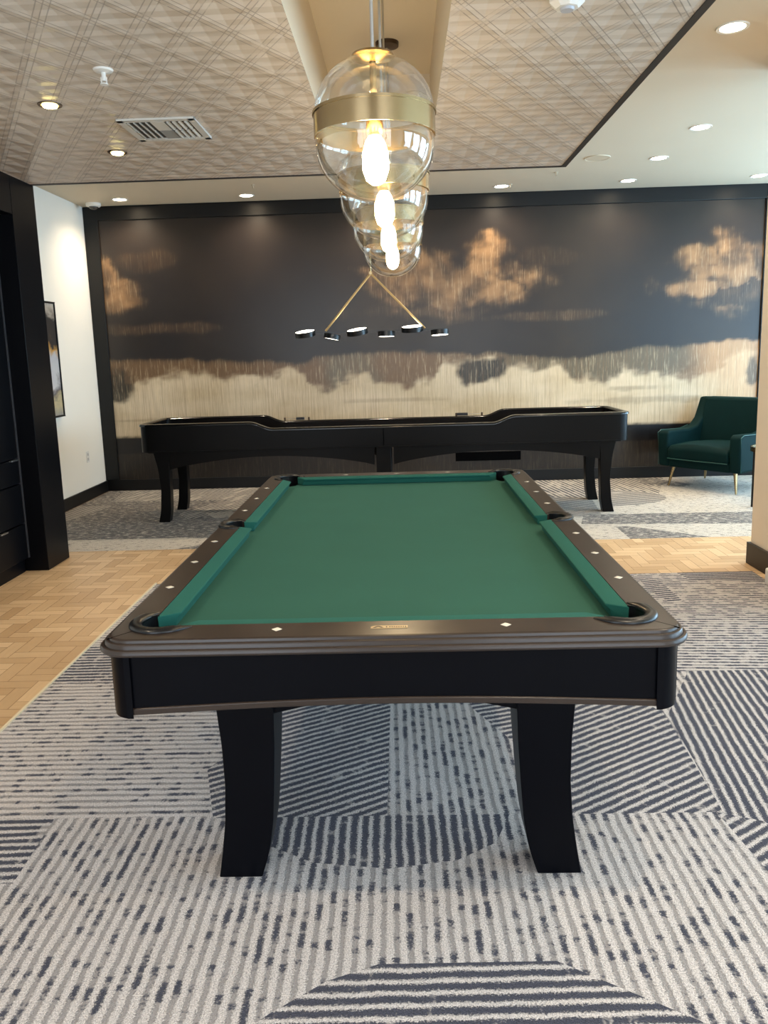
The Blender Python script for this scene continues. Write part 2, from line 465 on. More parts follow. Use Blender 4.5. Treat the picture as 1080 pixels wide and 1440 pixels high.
zones1 = [
    ([(-1.6,-.735),(-.04,-.735),(-.04,1.89),(-1.6,1.89)], (0, .12, 0)),         # light, stripes across
    ([(-1.6,.33),(-.9,.33),(-.9,.80),(-1.6,.80)], (0, .75, 0)),
    ([(-1.6,-1.05),(-1.10,-1.05),(-1.12,-.735),(-1.6,-.735)], (2, .8, 0)),       # dark left notch
    ([(-.69,-.45),(-.60,-.745),(-.04,-.745),(-.04,.6),(-.3,.6)], (30, .95, 0)),  # dark diagonal under table
    ([(-.04,-.745),(.45,-.745),(.45,.6),(-.04,.6)], (91, .22, 0)),
    ([(.30,-.0),(.45,-.33),(.45,.3),(.25,.3)], (18, .85, 0)),
    ([(-.42,-.745),(-.38,-.9),(-.25,-.975),(-.03,-1.005),(.17,-.97),(.29,-.89),(.35,-.745)], (91, .95, 0)),
    ([(.45,-.75),(1.02,-.75),(1.06,-.08),(.78,.6),(.45,.6)], (32, .95, 0)),      # dark diagonal right of leg
    ([(1.02,-.75),(1.10,-.95),(2.26,-2.6),(2.26,.34),(1.3,.34),(1.07,-.08)], (83, .95, 0)),
    ([(1.0,-.75),(1.03,-1.05),(1.25,-1.35),(1.5,-1.3),(1.12,-.80)], (35, .85, 0)),
    ([(1.25,.34),(2.26,.34),(2.26,1.89),(1.25,1.89)], (-4, .42, 0)),              # light top right
    ([(1.50,1.89),(2.26,1.89),(2.26,.3),(2.0,.62),(1.90,1.2),(1.76,1.75),(1.50,1.80)], (0, 1.25, 0)),
    ([(1.50,1.76),(1.62,1.76),(1.62,1.32),(1.54,1.32),(1.50,1.5)], (12, .95, 0)),
    (EL(.17,-1.95,.68,.60,0,180), (1, .95, 0)),                                  # dark rounded figure in front
]
zones1[-1] = ([(-.42,-1.62),(-.29,-1.50),(-.17,-1.41),(-.05,-1.36),(.38,-1.355),(.50,-1.43),(.66,-1.53),(.80,-1.66),(.80,-2.1),(-.42,-2.1)], (1,.95,0))
carpet_obj('striped_carpet', R1, (90.5, .18, 0), zones1, M['rug'], -.0003, 0, 'black and cream striped carpet spreading under the pool table')
R2 = [(-3.27,2.815),(4.6,2.815),(4.6,5.57),(-3.27,5.57)]
zones2 = [
    ([(-3.27,3.22),(-1.0,3.05),(-1.0,4.9),(-1.5,4.9),(-3.27,4.9)], (5, 1.0, 1)),
    ([(-3.27,2.815),(-1.7,2.815),(-1.3,3.12),(-1.8,3.2),(-3.27,3.2)], (5, .05, 1)),
    ([(-1.75,2.815),(-1.0,2.815),(-1.0,3.05),(-1.35,3.12)], (5, .9, 1)),
    ([(-3.27,4.75),(-2.95,4.95),(-3.0,5.57),(-3.27,5.57)], (5, .9, 1)),
    ([(-3.0,4.9),(-.9,4.8),(-.9,5.57),(-3.1,5.57)], (66, .6, 0)),
    ([(-1.95,3.95),(-1.45,4.25),(-1.15,4.9),(-1.75,4.9),(-2.1,4.2)], (66, .6, 0)),
    ([(-3.27,3.9),(-3.05,4.05),(-2.9,4.7),(-3.27,4.7)], (55, .75, 0)),
    ([(-1.85,4.2),(-1.3,4.25),(-1.3,4.05),(-1.7,3.95)], (5, .1, 1)),
    ([(.6,4.5),(2.5,4.5),(2.9,5.57),(.6,5.57)], (100, .6, 0)),
    ([(1.3,4.85),(1.95,4.8),(1.95,4.95),(1.3,5.0)], (100, 1., 0)),
    ([(.8,3.6),(1.75,3.66),(1.85,4.5),(1.3,4.6),(.8,4.5)], (15, .9, 0)),
    (EL(1.9,4.48,.66,.42,-90,90), (8, .85, 0)),
    ([(1.5,3.36),(1.6,3.72),(3.6,3.68),(3.2,3.40),(2.83,3.24)], (0, .95, 1)),
    ([(1.75,2.815),(2.35,2.815),(2.15,3.0),(1.85,3.24),(1.75,3.24)], (0, .95, 1)),
    ([(2.6,5.57),(2.55,5.2),(2.9,4.95),(3.05,5.1),(2.75,5.57)], (0, .9, 1)),
]
carpet_obj('mottled_carpet', R2, (2, .12, 1), zones2, M['rug2'], -.0003, 0, 'grey and cream mottled carpet laid under the shuffleboard table and armchair')
struct(MB().box(-1.612,-1.6,-4.4,1.9,0,.007), 'trim_1', simple('pale_transition_strip', (214,200,170), .5))

# walls
struct(MB().box(XL-.15, XR+.15, YB, YB+.15, 0, ZC), 'wall_back', M['wall'])
struct(MB().box(XL-.15, XL, YF, YB, 0, ZC), 'wall_left', M['wall'])
# right wall with three tall windows
wr = MB(); WZ0, WZ1 = .35, 2.75
wins = [(-4.2,-2.5),(-2.1,-.4),(0.0,1.7),(2.1,3.7),(4.0,5.2)]
FW = [(-2.4,-.6),(.6,2.4)]  # unseen front windows, added for cooler daylight on the near carpet
wf = MB(); wf.box(XL-.15,XR+.15,YF-.15,YF,0,.35); wf.box(XL-.15,XR+.15,YF-.15,YF,2.75,ZC)
for a, b in ((XL-.15,-2.4),(-.6,.6),(2.4,XR+.15)): wf.box(a,b,YF-.15,YF,.35,2.75)
struct(wf, 'wall_front', M['wall'])
ys = [YF]+[q for w in wins for q in w]+[YB]
wr.box(XR, XR+.15, YF, YB, 0, WZ0); wr.box(XR, XR+.15, YF, YB, WZ1, ZC)
for i in range(0, len(ys), 2): wr.box(XR, XR+.15, ys[i], ys[i+1], WZ0, WZ1)
struct(wr, 'wall_right', M['wall'])
for i, (a, b) in enumerate(wins):
    f = MB(); w = .05
    f.box(XR+.02,XR+.08,a,b,WZ0,WZ0+w); f.box(XR+.02,XR+.08,a,b,WZ1-w,WZ1); f.box(XR+.02,XR+.08,a,a+w,WZ0,WZ1); f.box(XR+.02,XR+.08,b-w,b,WZ0,WZ1)
    f.box(XR+.02,XR+.08,(a+b)/2-.02,(a+b)/2+.02,WZ0,WZ1)
    fo = struct(f, 'window_%d' % (i+1), M['black'])
    tag(MB().box(XR+.045,XR+.05,a+w,b-w,WZ0+w,WZ1-w).build('pane', M['pane'], fo), kind='structure')
for i, (a, b) in enumerate(FW):
    f = MB(); w = .05; y0_, y1_ = YF-.08, YF-.02
    f.box(a,b,y0_,y1_,WZ0,WZ0+w); f.box(a,b,y0_,y1_,WZ1-w,WZ1); f.box(a,a+w,y0_,y1_,WZ0,WZ1); f.box(b-w,b,y0_,y1_,WZ0,WZ1); f.box((a+b)/2-.02,(a+b)/2+.02,y0_,y1_,WZ0,WZ1)
    fo = struct(f, 'window_%d' % (i+6), M['black'])
    tag(MB().box(a+w,b-w,YF-.05,YF-.045,WZ0+w,WZ1-w).build('pane', M['pane'], fo), kind='structure')
# pier at the right
struct(MB().box(2.325, 2.80, .95, 2.07, 0, ZC), 'wall_pier', M['pier'])
struct(MB().box(2.305, 2.82, .93, 2.09, 0, .145), 'baseboard_pier', M['blacktrim'], bevel=.003)
struct(MB().box(XL, XR, YB-.022, YB, 0, .123), 'baseboard_back', M['black'], bevel=.003)
struct(MB().box(XL, XL+.02, 2.64, YB-.022, 0, .12), 'baseboard_left', M['black'], bevel=.003)
# black framing around the mural
fr = MB(); y0 = YB-.03
fr.box(-3.297,-3.15,y0,YB,.123,3.055); fr.box(3.88,4.03,y0,YB,.123,3.055); fr.box(-3.15,3.88,y0,YB,2.915,3.055)
struct(fr, 'trim_2', M['black'], bevel=.004)
# dark built-in portal: column, header, far column
po = MB()
po.box(XL+.02,-2.49,2.29,2.64,0,2.67); po.box(XL+.02,-2.49,.9,1.2,0,2.67); po.box(XL+.02,-2.49,1.2,2.29,2.42,2.67)
struct(po, 'trim_3', M['cab'], bevel=.004)

# ceiling, lowered patterned panel with a light slot
struct(MB().box(XL-.15, XR+.15, YF-.15, YB+.15, ZC, ZC+.1), 'ceiling', M['ceil'])
DZ = 2.67
def lowered(x0,x1,y0,y1):
    m = MB(); m.m = 1
    vs = [(x0,y0,DZ),(x1,y0,DZ),(x1,y1,DZ),(x0,y1,DZ)]
    return vs
lc = MB()
SX0, SX1, SY1 = -.343, .25, 1.905
XD0, XD1, YD0, YD1 = XL, 1.165, YF, 2.60
lc.m = 0
for (a,b,c_,d) in ((XD0,SX0,YD0,YD1),(SX1,XD1,YD0,YD1),(SX0,SX1,SY1,YD1),(SX0,SX1,YD0,-3.4)):
    lc.add([(a,c_,DZ),(b,c_,DZ),(b,d,DZ),(a,d,DZ)], [(0,3,2,1)])
lc.m = 1
for (p, q) in (((XD1,YD0),(XD1,YD1)),((XD1,YD1),(XD0,YD1)),((SX0,-3.4),(SX0,SY1)),((SX0,SY1),(SX1,SY1)),((SX1,SY1),(SX1,-3.4)),((SX1,-3.4),(SX0,-3.4))):
    lc.add([(p[0],p[1],DZ),(q[0],q[1],DZ),(q[0],q[1],ZC),(p[0],p[1],ZC)], [(0,1,2,3)])
struct(lc, 'ceiling', [M['paper'], M['ceil']])
tr = MB(); e = .034
tr.prism([(XD0,YD1),(XD1,YD1),(XD1,YD0),(XD1+e,YD0),(XD1+e,YD1+e),(XD0,YD1+e)], DZ-.004, DZ+.02, 'z')
struct(tr, 'trim_4', M['blacktrim'])

# ------------------------------------------------------------------ mural
def fbm(x, z, s, seed=0, o=4): return noise.fractal(Vector((x*s, z*s, seed)), 1.0, 2.0, o)
def blob(x, z, cx, cz, rx, rz, soft=.35, wob=.35, s=3.0, seed=1):
    d = sqrt(((x-cx)/rx)**2+((z-cz)/rz)**2)+wob*1.5*fbm(x, z*1.4, s, seed, 6)+.12*noise.noise(Vector((x*26, z*3, seed)))
    return 1-sstep(1-soft, 1+soft*.4, d)
MX0, MX1, MZ0, MZ1 = -3.15, 3.88, .123, 2.915
nx, nz = 352, 140
topz = [(-3.15,1.46),(-2.0,1.43),(-1.1,1.37),(-.76,1.44),(0,1.46),(1.08,1.41),(1.8,1.33),(2.25,1.38),(2.6,1.43),(3.1,1.44),(3.88,1.48)]
creamz = [(-3.15,1.08),(-3.0,1.08),(-2.9,1.24),(-2.5,1.27),(-2,1.26),(-1.5,1.22),(-1.15,1.31),(-1.0,1.22),(-.95,1.10),(-.72,1.06),(-.62,1.10),(-.5,1.22),(-.38,1.24),(-.25,1.13),(.1,1.08),(.38,1.16),(.48,1.36),(1.1,1.33),(1.4,1.25),(1.75,1.24),(1.9,1.13),(2.2,1.08),(2.38,1.13),(2.45,1.20),(2.75,1.17),(3.0,1.10),(3.3,1.10),(3.45,1.16),(3.52,1.3),(3.88,1.36)]
DK, DK2 = lin((33,28,27)), lin((44,37,32)); BR, TAN = lin((104,80,56)), lin((172,134,94)); CR, CR2 = lin((210,192,164)), lin((190,170,138)); OL = lin((96,86,68)); ODK = lin((42,40,34)); BOT = lin((20,18,20)); OR = lin((194,150,106))
def mx(a, b, t): return tuple(lerp(p, q, t) for p, q in zip(a, b))
def paint(x, z):
    n = fbm(x, z, 1.3, 5); n2 = fbm(x, z, 4.5, 9)
    col = mx(DK, DK2, max(0, min(1, .4+.8*n))); foil = 0.0
    # upper tan patches
    k = 0
    for cx, cz, rx, rz, a in ((-3.12,2.42,.16,.22,.7),(-3.0,2.10,.26,.17,.62),(-2.65,2.5,.3,.10,.14),(-2.4,1.77,.8,.07,.28),
                              (.55,2.16,.85,.30,.62),(.98,2.42,.22,.24,.85),(1.05,2.08,.42,.16,.75),(.3,1.86,.7,.10,.3),(1.5,1.78,.7,.05,.25),
                              (3.55,2.2,.62,.36,.72),(3.2,2.36,.26,.14,.85),(3.2,2.02,.34,.10,.85),(3.6,2.42,.5,.12,.55),(1.6,2.4,.3,.1,.12)):
        b = blob(x, z, cx, cz, rx, rz, .5, .45, 2.6, cx*3)*a
        k = max(k, b)
    if blob(x, z, 3.75, 1.95, .4, .14, .5, .4) > .3: k *= .5
    k = max(0, min(1, k*(.80+.55*n2)))
    col = mx(col, mx(BR, TAN, sstep(.15,.75,k)), k*.80); foil = max(foil, k)
    # cream sky band
    zt = interp(x, topz)+.035*fbm(x, 0, 3.2, 2)+.012*fbm(x, 0, 14, 3)
    zc = interp(x+.10*fbm(x, z*2, 3.5, 31), creamz)+.05*fbm(x, z, 2.4, 4)+.07*fbm(x, z*1.6, 5.5, 6, 5)
    band = sstep(-.012, .03, zt-z)
    if band > 0:
        fr_ = mx(BR, OL, sstep(-.1, .5, fbm(x, z, 1.1, 21)+(.25 if x > 1.6 else 0)))
        fr_ = mx(fr_, DK2, .55*sstep(.07, -.01, zt-z))
        c = mx(fr_, mx(CR, CR2, max(0, min(1, .5+.9*fbm(x, z*2.5, 1.6, 8)))), sstep(-.045, .06, zc-z))
        c = mx(c, OR, .75*sstep(3.05, 3.7, x+.3*n)*sstep(.5,.9,z))
        for cx, cz, rx, rz, a, cc in ((.88,1.235,.27,.15,1.,ODK),
                                  (-3.1,1.14,.20,.20,.95,ODK),(2.55,.99,.3,.03,.4,OL),(-2.6,.78,.5,.02,.35,BR),(-.1,.93,.6,.02,.3,BR),(2.6,.86,.8,.04,.35,OL),(3.83,1.15,.07,.14,.8,ODK)):
            c = mx(c, cc, a*blob(x, z, cx, cz, rx, rz, .35, .38, 3.2, cx))
        col = mx(col, c, band); foil = lerp(foil, .85, band)
    bt = sstep(-.01, .02, (.605+.012*fbm(x, 0, 9, 11))-z)
    col = mx(col, BOT, bt); foil *= (1-bt)
    if z < .42: col = lin((36,31,28)); foil = .12
    return col[:3]+(1.,), foil
vs, fs, pc, pf = [], [], [], []
for j in range(nz+1):
    for i in range(nx+1):
        x, z = lerp(MX0, MX1, i/nx), lerp(MZ0, MZ1, j/nz)
        vs.append((x, YB-.008, z)); a, b = paint(x, z); pc.append(a); pf.append(b)
for j in range(nz):
    for i in range(nx):
        q = j*(nx+1)+i; fs.append((q, q+1, q+nx+2, q+nx+1))
me = bpy.data.meshes.new('wall_mural'); me.from_pydata(vs, [], fs); me.materials.append(M['mural'])
a = me.attributes.new('paint', 'FLOAT_COLOR', 'POINT'); a.data.foreach_set('color', [q for c_ in pc for q in c_])
a = me.attributes.new('foil', 'FLOAT', 'POINT'); a.data.foreach_set('value', pf)
mo = bpy.data.objects.new('wall_mural', me); COL.objects.link(mo)
tag(mo, 'wide mural of dark storm clouds over a cream and gold sky filling the back wall', 'mural')
wv = MB().box(.616,1.333,YB-.016,YB-.007,.236,.333).build('wall_vent', M['dark'])
tag(wv, 'black slot-like vent low on the back wall behind the shuffleboard table', 'vent')

# ------------------------------------------------------------------ pool table
PT = thing('pool_table', 'black pool table with green felt standing on the striped carpet', 'pool table')
NX, NY = .559, 1.118     # cushion noses
FX, FY = .609, 1.168     # feather lines
RT = .80
OX, OY, OR_ = .716, 1.290, .085
prof = [(.0,.769),(.0005,.774),(.0035,.7785),(.008,.780),(.0105,.7785),(.0115,.782),(.012,.787),(.0145,.7905),(.019,.792),(.0215,.7905),(.0225,.794),(.0235,.7975),(.027,.7998),(.031,.80)]
rings = [rrect(FX, FY, .0005, RT-.034), rrect(FX, FY, .0005, RT)]
rings += [rrect(OX-o, OY-o, OR_-o, z) for o, z in prof[::-1]]
rings += [rrect(OX-.003, OY-.003, OR_-.003, .764), rrect(OX-.014, OY-.014, OR_-.014, .760)]
rail = MB().loft(rings, closed=True).build('rail', M['rail'], PT)
PK = [(sx*.583, sy*1.148, .060) for sx in (-1,1) for sy in (-1,1)]+[(sx*.632, .0, .050) for sx in (-1,1)]
boolean_cut(rail, [MB().cyl((x,y,0), r_, .70, .90, 40) for x, y, r_ in PK])
rail.data.shade_smooth(); rail.data.set_sharp_from_angle(angle=radians(32))
bed = MB().box(-FX,FX,-FY,FY,.715,.7565).build('slate_bed', M['slate'], PT)
boolean_cut(bed, [MB().cyl((x+(.012 if x > 0 else -.012)*(r_ > .055),y*(1.009 if r_ > .055 else 1),0), r_-.008, .6, .90, 40) for x, y, r_ in PK])
cloth = MB().box(-FX,FX,-FY,FY,.7568,.7585).build('cloth', M['felt'], PT)
boolean_cut(cloth, [MB().cyl((x+(.012 if x > 0 else -.012)*(r_ > .055),y*(1.009 if r_ > .055 else 1),0), r_-.007, .6, .90, 40) for x, y, r_ in PK])
# cushions: profile (distance from nose outward, height)
cp = [(0,.7935),(.001,.789),(.010,.782),(.013,.760),(.049,.760),(.050,.7995),(.003,.7955)]
def cushion(fn, L0n, L1n, s0, s1):
    """fn(d,l,z)->xyz ; nose runs from L0n to L1n, ends slide by slope s0/s1 per unit d"""
    A = [fn(d, L0n+s0*d, z) for d, z in cp]; B = [fn(d, L1n+s1*d, z) for d, z in cp]
    n = len(cp)
    return MB().add(A+B, [list(range(n)), list(range(2*n-1,n-1,-1))]+[(i,(i+1)%n,n+(i+1)%n,n+i) for i in range(n)])
cc, cs_ = .9, .3
for sx in (-1,1):
    for sy in (-1,1):
        fn = lambda d, l, z, sx=sx, sy=sy: (sx*(NX+d), sy*l, z)
        cushion(fn, .055, NY-.064, -cs_, cc).build('cushion', M['cushion'], PT, bevel=.0022)
    fn = lambda d, l, z, sy=sx: (l, sy*(NY+d), z)
    cushion(fn, -(NX-.064), NX-.064, -cc, cc).build('cushion', M['cushion'], PT, bevel=.0022)
# sights
dia = .2794
sg = [(sx*.6525, k*dia) for sx in (-1,1) for k in (-3,-2,-1,1,2,3)]+[(k*dia, -1.2117) for k in (-1,1)]+[(k*dia, 1.2117) for k in (-1,0,1)]
for x, y in sg:
    MB().prism([(x-.013,y),(x,y-.013),(x+.013,y),(x,y+.013)], RT-.001, RT+.0006, 'z').build('sight_inlay', M['inlay'], PT)
# name plate on the head rail
npx, npy = -.002, -1.213
pl = MB().prism([(npx-.047,npy-.008),(npx-.047,npy+.004),(npx-.038,npy+.009),(npx-.02,npy+.010),(npx+.043,npy+.009),(npx+.043,npy-.009),(npx-.02,npy-.009)], RT-.001, RT+.0012, 'z').build('name_plate', simple('brushed_plate', (172,156,128), .5, .7), PT)
em = MB(); em.prism([(npx-.042+.026*i/10, npy-.005+.011*sin(pi*i/10)) for i in range(11)]+[(npx-.022,npy-.005),(npx-.029,npy+.001),(npx-.036,npy-.005)], RT+.001, RT+.0016, 'z')
em.prism([(npx-.010,npy-.004),(npx-.010,npy+.003),(npx-.007,npy+.003),(npx-.007,npy-.004)], RT+.001, RT+.0016, 'z')
for i in range(7):
    x = npx-.002+.0055*i; em.prism([(x,npy-.002),(x+.0033,npy-.002),(x+.0033,npy+.002),(x,npy+.002)], RT+.001, RT+.0016, 'z')
em.prism([(npx+.037,npy-.005),(npx+.039,npy-.005),(npx+.039,npy+.004),(npx+.037,npy+.004)], RT+.001, RT+.0016, 'z')
em.build('emblem', M['black'], pl)
# mitre seams
for sx in (-1,1):
    for sy in (-1,1):
        ax, ay = sx*.625, sy*1.190; bx, by = sx*.683, sy*1.255
        d = Vector((bx-ax, by-ay)).normalized(); nrm = Vector((-d.y, d.x))*.0008
        MB().prism([(ax+nrm.x,ay+nrm.y),(bx+nrm.x,by+nrm.y),(bx-nrm.x,by-nrm.y),(ax-nrm.x,ay-nrm.y)], RT-.002, RT+.0003, 'z').build('mitre_seam', M['dark'], PT)
# pockets
def pocket_rim(path, name='pocket'):
    path = catmull(path, 6); n = len(path); rings = []
    for i, p in enumerate(path):
        t_ = (path[min(i+1,n-1)]-path[max(i-1,0)]).normalized(); s_ = Vector((-t_.y, t_.x, 0))
        e = min(1, min(i, n-1-i)/5); w = lerp(.005, .0165, e); h = lerp(.003, .011, e)
        ring = [p+s_*(w*cos(a))+Vector((0,0,h*max(sin(a), -.25))) for a in [2*pi*k/14 for k in range(14)]]
        rings.append(ring)
    return MB().loft(rings).build(name, M['rubber'], PT, smooth=50)
def liner(cx, cy, r, a0, a1, rm):
    A = [a0+(a1-a0)*i/20 for i in range(21)]
    pts = [(cx+r*cos(a), cy+r*sin(a)) for a in A]+[(cx+(r+.003)*cos(a), cy+(r+.003)*sin(a)) for a in A[::-1]]
    MB().prism(pts, .757, .803, 'z').build('pocket_liner', M['rubber'], rm, smooth=40)
cb = [(.500,1.1775),(.545,1.2045),(.588,1.2125),(.628,1.193),(.6475,1.152),(.640,1.108),(.6145,1.066)]
for sx in (-1,1):
    for sy in (-1,1):
        rm = pocket_rim([(sx*x, sy*y, RT) for x, y in cb])
        MB().lathe([(.052,.756),(.052,.70),(.042,.675),(0,.67)], (sx*.595,sy*1.158,0), 30).build('pocket_cup', M['rubber'], rm, smooth=40)
        d_ = atan2(sy, sx); liner(sx*.583, sy*1.148, .0578, d_-radians(112), d_+radians(112), rm)
    sb = [(.606,-.066),(.640,-.064),(.672,-.045),(.686,0),(.672,.045),(.640,.064),(.606,.066)]
    rm = pocket_rim([(sx*x, y, RT) for x, y in sb])
    d_ = atan2(0, sx); liner(sx*.632, 0, .048, d_-radians(108), d_+radians(108), rm)
    MB().lathe([(.043,.756),(.042,.70),(.034,.675),(0,.67)], (sx*.632,0,0), 30).build('pocket_cup', M['rubber'], rm, smooth=40)
# apron boards with a shallow arch, beaded lower edge
AX, AY = .690, 1.262
def arch(L, n=24): return [(lerp(-L, L, i/n), .6045+.019*cos(pi/2*(2*i/n-1))) for i in range(n+1)]
for s in (-1,1):
    lo = arch(.644)
    b = MB().prism(lo+[(.644,.762),(-.644,.762)], s*(AY-.006), s*(AY-.03), 'y').build('apron', M['table'], PT)
    MB().prism(lo+[(x, z+.017) for x, z in lo[::-1]], s*AY, s*(AY-.02), 'y').build('apron_bead', M['rail'], b, bevel=.003)
    L = 1.215; lo = [(lerp(-L, L, i/24), .6045+.03*cos(pi/2*(2*i/24-1))) for i in range(25)]
    b = MB().prism(lo+[(L,.762),(-L,.762)], s*(AX-.006), s*(AX-.03), 'x').build('apron', M['table'], PT)
    MB().prism(lo+[(x, z+.017) for x, z in lo[::-1]], s*AX, s*(AX-.02), 'x').build('apron_bead', M['rail'], b, bevel=.003)
for sx in (-1,1):
    for sy in (-1,1):
        R_ = .062; cx, cy = AX-R_+.003, AY-R_+.003
        arc = [(sx*(cx+R_*cos(a)), sy*(cy+R_*sin(a))) for a in [pi/2*i/14 for i in range(15)]]
        pts = [(sx*(AX+.003), sy*1.217)]+arc+[(sx*.646, sy*(AY+.003)), (sx*.646, sy*(AY-.03)), (sx*(AX-.03), sy*1.217)]
        MB().prism(pts, .5985, .762, 'z').build('corner_cap', M['table'], PT, smooth=35)
# frame under the bed
fb = MB(); fb.box(-.55,.55,-1.12,1.12,.60,.712); fb.build('frame', M['table'], PT)
# legs: curved blades, flaring outwards at the foot
lo_ = [(0,.512),(.08,.4985),(.17,.486),(.28,.4795),(.40,.4815),(.51,.490),(.615,.505)]
li_ = [(0,.390),(.045,.375),(.09,.363),(.17,.350),(.28,.342),(.40,.335),(.51,.332),(.615,.332)]
def leg_mb(sx, sy):
    rings = []
    for i in range(25):
        z = .615*i/24; a, b = interp(z, lo_), interp(z, li_)
        dy = interp(z, [(0,.115),(.17,.12),(.4,.15),(.615,.17)])
        y0_, y1_ = 1.035, 1.035-dy
        rings.append([(sx*a,sy*y0_,z),(sx*a,sy*y1_,z),(sx*b,sy*y1_,z),(sx*b,sy*y0_,z)])
    return MB().loft(rings)
for sx in (-1,1):
    for sy in (-1,1): leg_mb(sx, sy).build('leg', M['table'], PT, bevel=.003)
for s in (-1,1):
    lo = [(lerp(-.34,.34,i/20), .487+.048*cos(pi/2*(2*i/20-1))) for i in range(21)]
    MB().prism(lo+[(.34,.61),(-.34,.61)], s*1.02, s*.99, 'y').build('stretcher', M['table'], PT)
    lo = [(lerp(-.88,.88,i/20), .487+.05*cos(pi/2*(2*i/20-1))) for i in range(21)]
    MB().prism(lo+[(.88,.61),(-.88,.61)], s*.45, s*.42, 'x').build('stretcher', M['table'], PT)

# ------------------------------------------------------------------ shuffleboard table
ST = thing('shuffleboard_table', 'long dark shuffleboard table with raised ends along the mural wall', 'shuffleboard table', (-.14, 4.15, 0))
SL, SY = 2.14, .38
def sh_top(n=8):
    """upper outline, right half then mirrored"""
    R = [(SL-.19,.868),(1.20,.868)]
    R += [(lerp(1.16, .96, i/n), .868-.060*sstep(0,1,i/n)) for i in range(n+1)]
    R += [(.94,.808)]
    return R
Rt = sh_top(); top = Rt+[(-x, z) for x, z in Rt[::-1]]     # from +SL to -SL
bot = [(-SL,.640),(SL,.640)]
for s in (-1,1):
    y0_, y1_ = s*SY, s*(SY-.045)
    b = MB().prism(top+[(-SL+.19,.640),(SL-.19,.640)], y0_, y1_, 'y').build('side_board', M['shuffle'], ST)
    rr = []
    for x, z in top:
        rr.append([(x, s*(SY+.012), z), (x, s*(SY+.012), z+.008), (x, s*(SY+.004), z+.018), (x, s*(SY-.05), z+.018), (x, s*(SY-.06), z+.010), (x, s*(SY-.06), z)])
    MB().loft(rr).build('top_rail', M['gloss'], b, smooth=40)
    # centre seam and lower bead
    MB().box(-.004+.01,.004+.01,s*SY,s*(SY+.002),.642,.806).build('seam', M['dark'], b)
    MB().box(-SL*.965,SL*.965,s*(SY-.01),s*(SY+.006),.634,.646).build('bead', M['shuffle'], b, bevel=.002)
# rounded ends
def end_ring(z, o=0):
    return [(sx_, sy_, z) for sx_, sy_ in []]
for s in (-1,1):
    R_ = .085; pts_o = []; pts_i = []
    for q in (-1,1):
        pass
    def outline(off):
        a, b, rr_ = SL+off, SY+off, R_+off
        P = [(SL-.19, -b)]
        P += [(a-rr_+rr_*cos(t_), -b+rr_+rr_*sin(t_)) for t_ in [-pi/2+pi/2*i/8 for i in range(9)]]
        P += [(a-rr_+rr_*cos(t_), b-rr_+rr_*sin(t_)) for t_ in [pi/2*i/8 for i in range(9)]]
        P += [(SL-.19, b)]
        return P
    O, I = outline(0), outline(-.045)
    rings = [[(s*p[0],p[1],.640),(s*p[0],p[1],.868),(s*q[0],q[1],.868),(s*q[0],q[1],.640)] for p, q in zip(O, I)]
    e_ = MB().loft(rings).build('end_board', M['shuffle'], ST, smooth=40)
    O, I = outline(.012), outline(-.06)
    O2, I2 = outline(.004), outline(-.05)
    rings = [[(s*p[0],p[1],.868),(s*p[0],p[1],.876),(s*p2[0],p2[1],.886),(s*q2[0],q2[1],.886),(s*q[0],q[1],.878),(s*q[0],q[1],.868)] for p, q, p2, q2 in zip(O, I, O2, I2)]
    MB().loft(rings).build('top_rail', M['gloss'], e_, smooth=40)
MB().box(-SL+.06,SL-.06,-SY+.05,SY-.05,.655,.68).build('gutter_floor', simple('gutter_carpet', (30,28,28), .95), ST)
MB().box(-1.9,1.9,-.25,.25,.68,.745).build('playfield', simple('maple_playfield', (196,150,98), .15, coat=.5, nscale=4), ST, bevel=.004)
# arched skirts
for s in (-1,1):
    for x0, x1 in ((-1.90,-.075),(.095,1.90)):
        lo = [(lerp(x0,x1,i/24), .475+.10*sin(pi*i/24)**.8) for i in range(25)]
        MB().prism(lo+[(x1,.642),(x0,.642)], s*(SY-.05), s*(SY-.075), 'y').build('skirt', M['shuffle'], ST)
# legs
def sleg(px, w0, py):
    rings = []
    sg_ = 1 if px > 0 else -1
    for i in range(17):
        z = .642*i/16; off = interp(z, [(0,.03),(.1,.008),(.28,-.004),(.45,0),(.642,.012)]); w = interp(z, [(0,.048),(.3,.042),(.5,.052),(.642,.075)])
        sp = 1 if py > 0 else -1
        rings.append([(px+sg_*(off+w),py+sp*.045,z),(px+sg_*(off+w),py-sp*.045,z),(px+sg_*(off-w),py-sp*.045,z),(px+sg_*(off-w),py+sp*.045,z)])
    return MB().loft(rings)
for sx in (-1,1):
    for sy in (-1,1): sleg(sx*1.955, .05, sy*.285).build('leg', M['shuffle'], ST, bevel=.004)
for sy in (-1,1): MB().box(-.06,.07,sy*.24,sy*.33,0,.642).build('leg', M['shuffle'], ST, bevel=.004)
# scorers clamped on the far rail
SCG = None
for i, (xa, xb, bl, lab) in enumerate(((-1.095,-.862,(-.985,-.905),'small black score counter on the far shuffleboard rail, left of centre'),
                                   (.555,.80,(.56,.665),'small black score counter on the far shuffleboard rail, right of centre'))):
    zt = .826
    o = thing('score_counter', lab, 'score counter', ((xa+xb)/2, 4.505, zt)); m_ = (xa+xb)/2
    for x in (xa, xb): MB().cyl((x-m_,0,0), .009, 0, .032, 12).build('post', M['bronze'], o, bevel=.002)
    MB().cyl((0,0,.020), .0025, xa-m_, xb-m_, 8, 'x').build('wire', M['nickel'], o)
    MB().box(bl[0]-m_, bl[1]-m_, -.016, .016, .006, .032).build('bead_block', M['rubber'], o, bevel=.004)

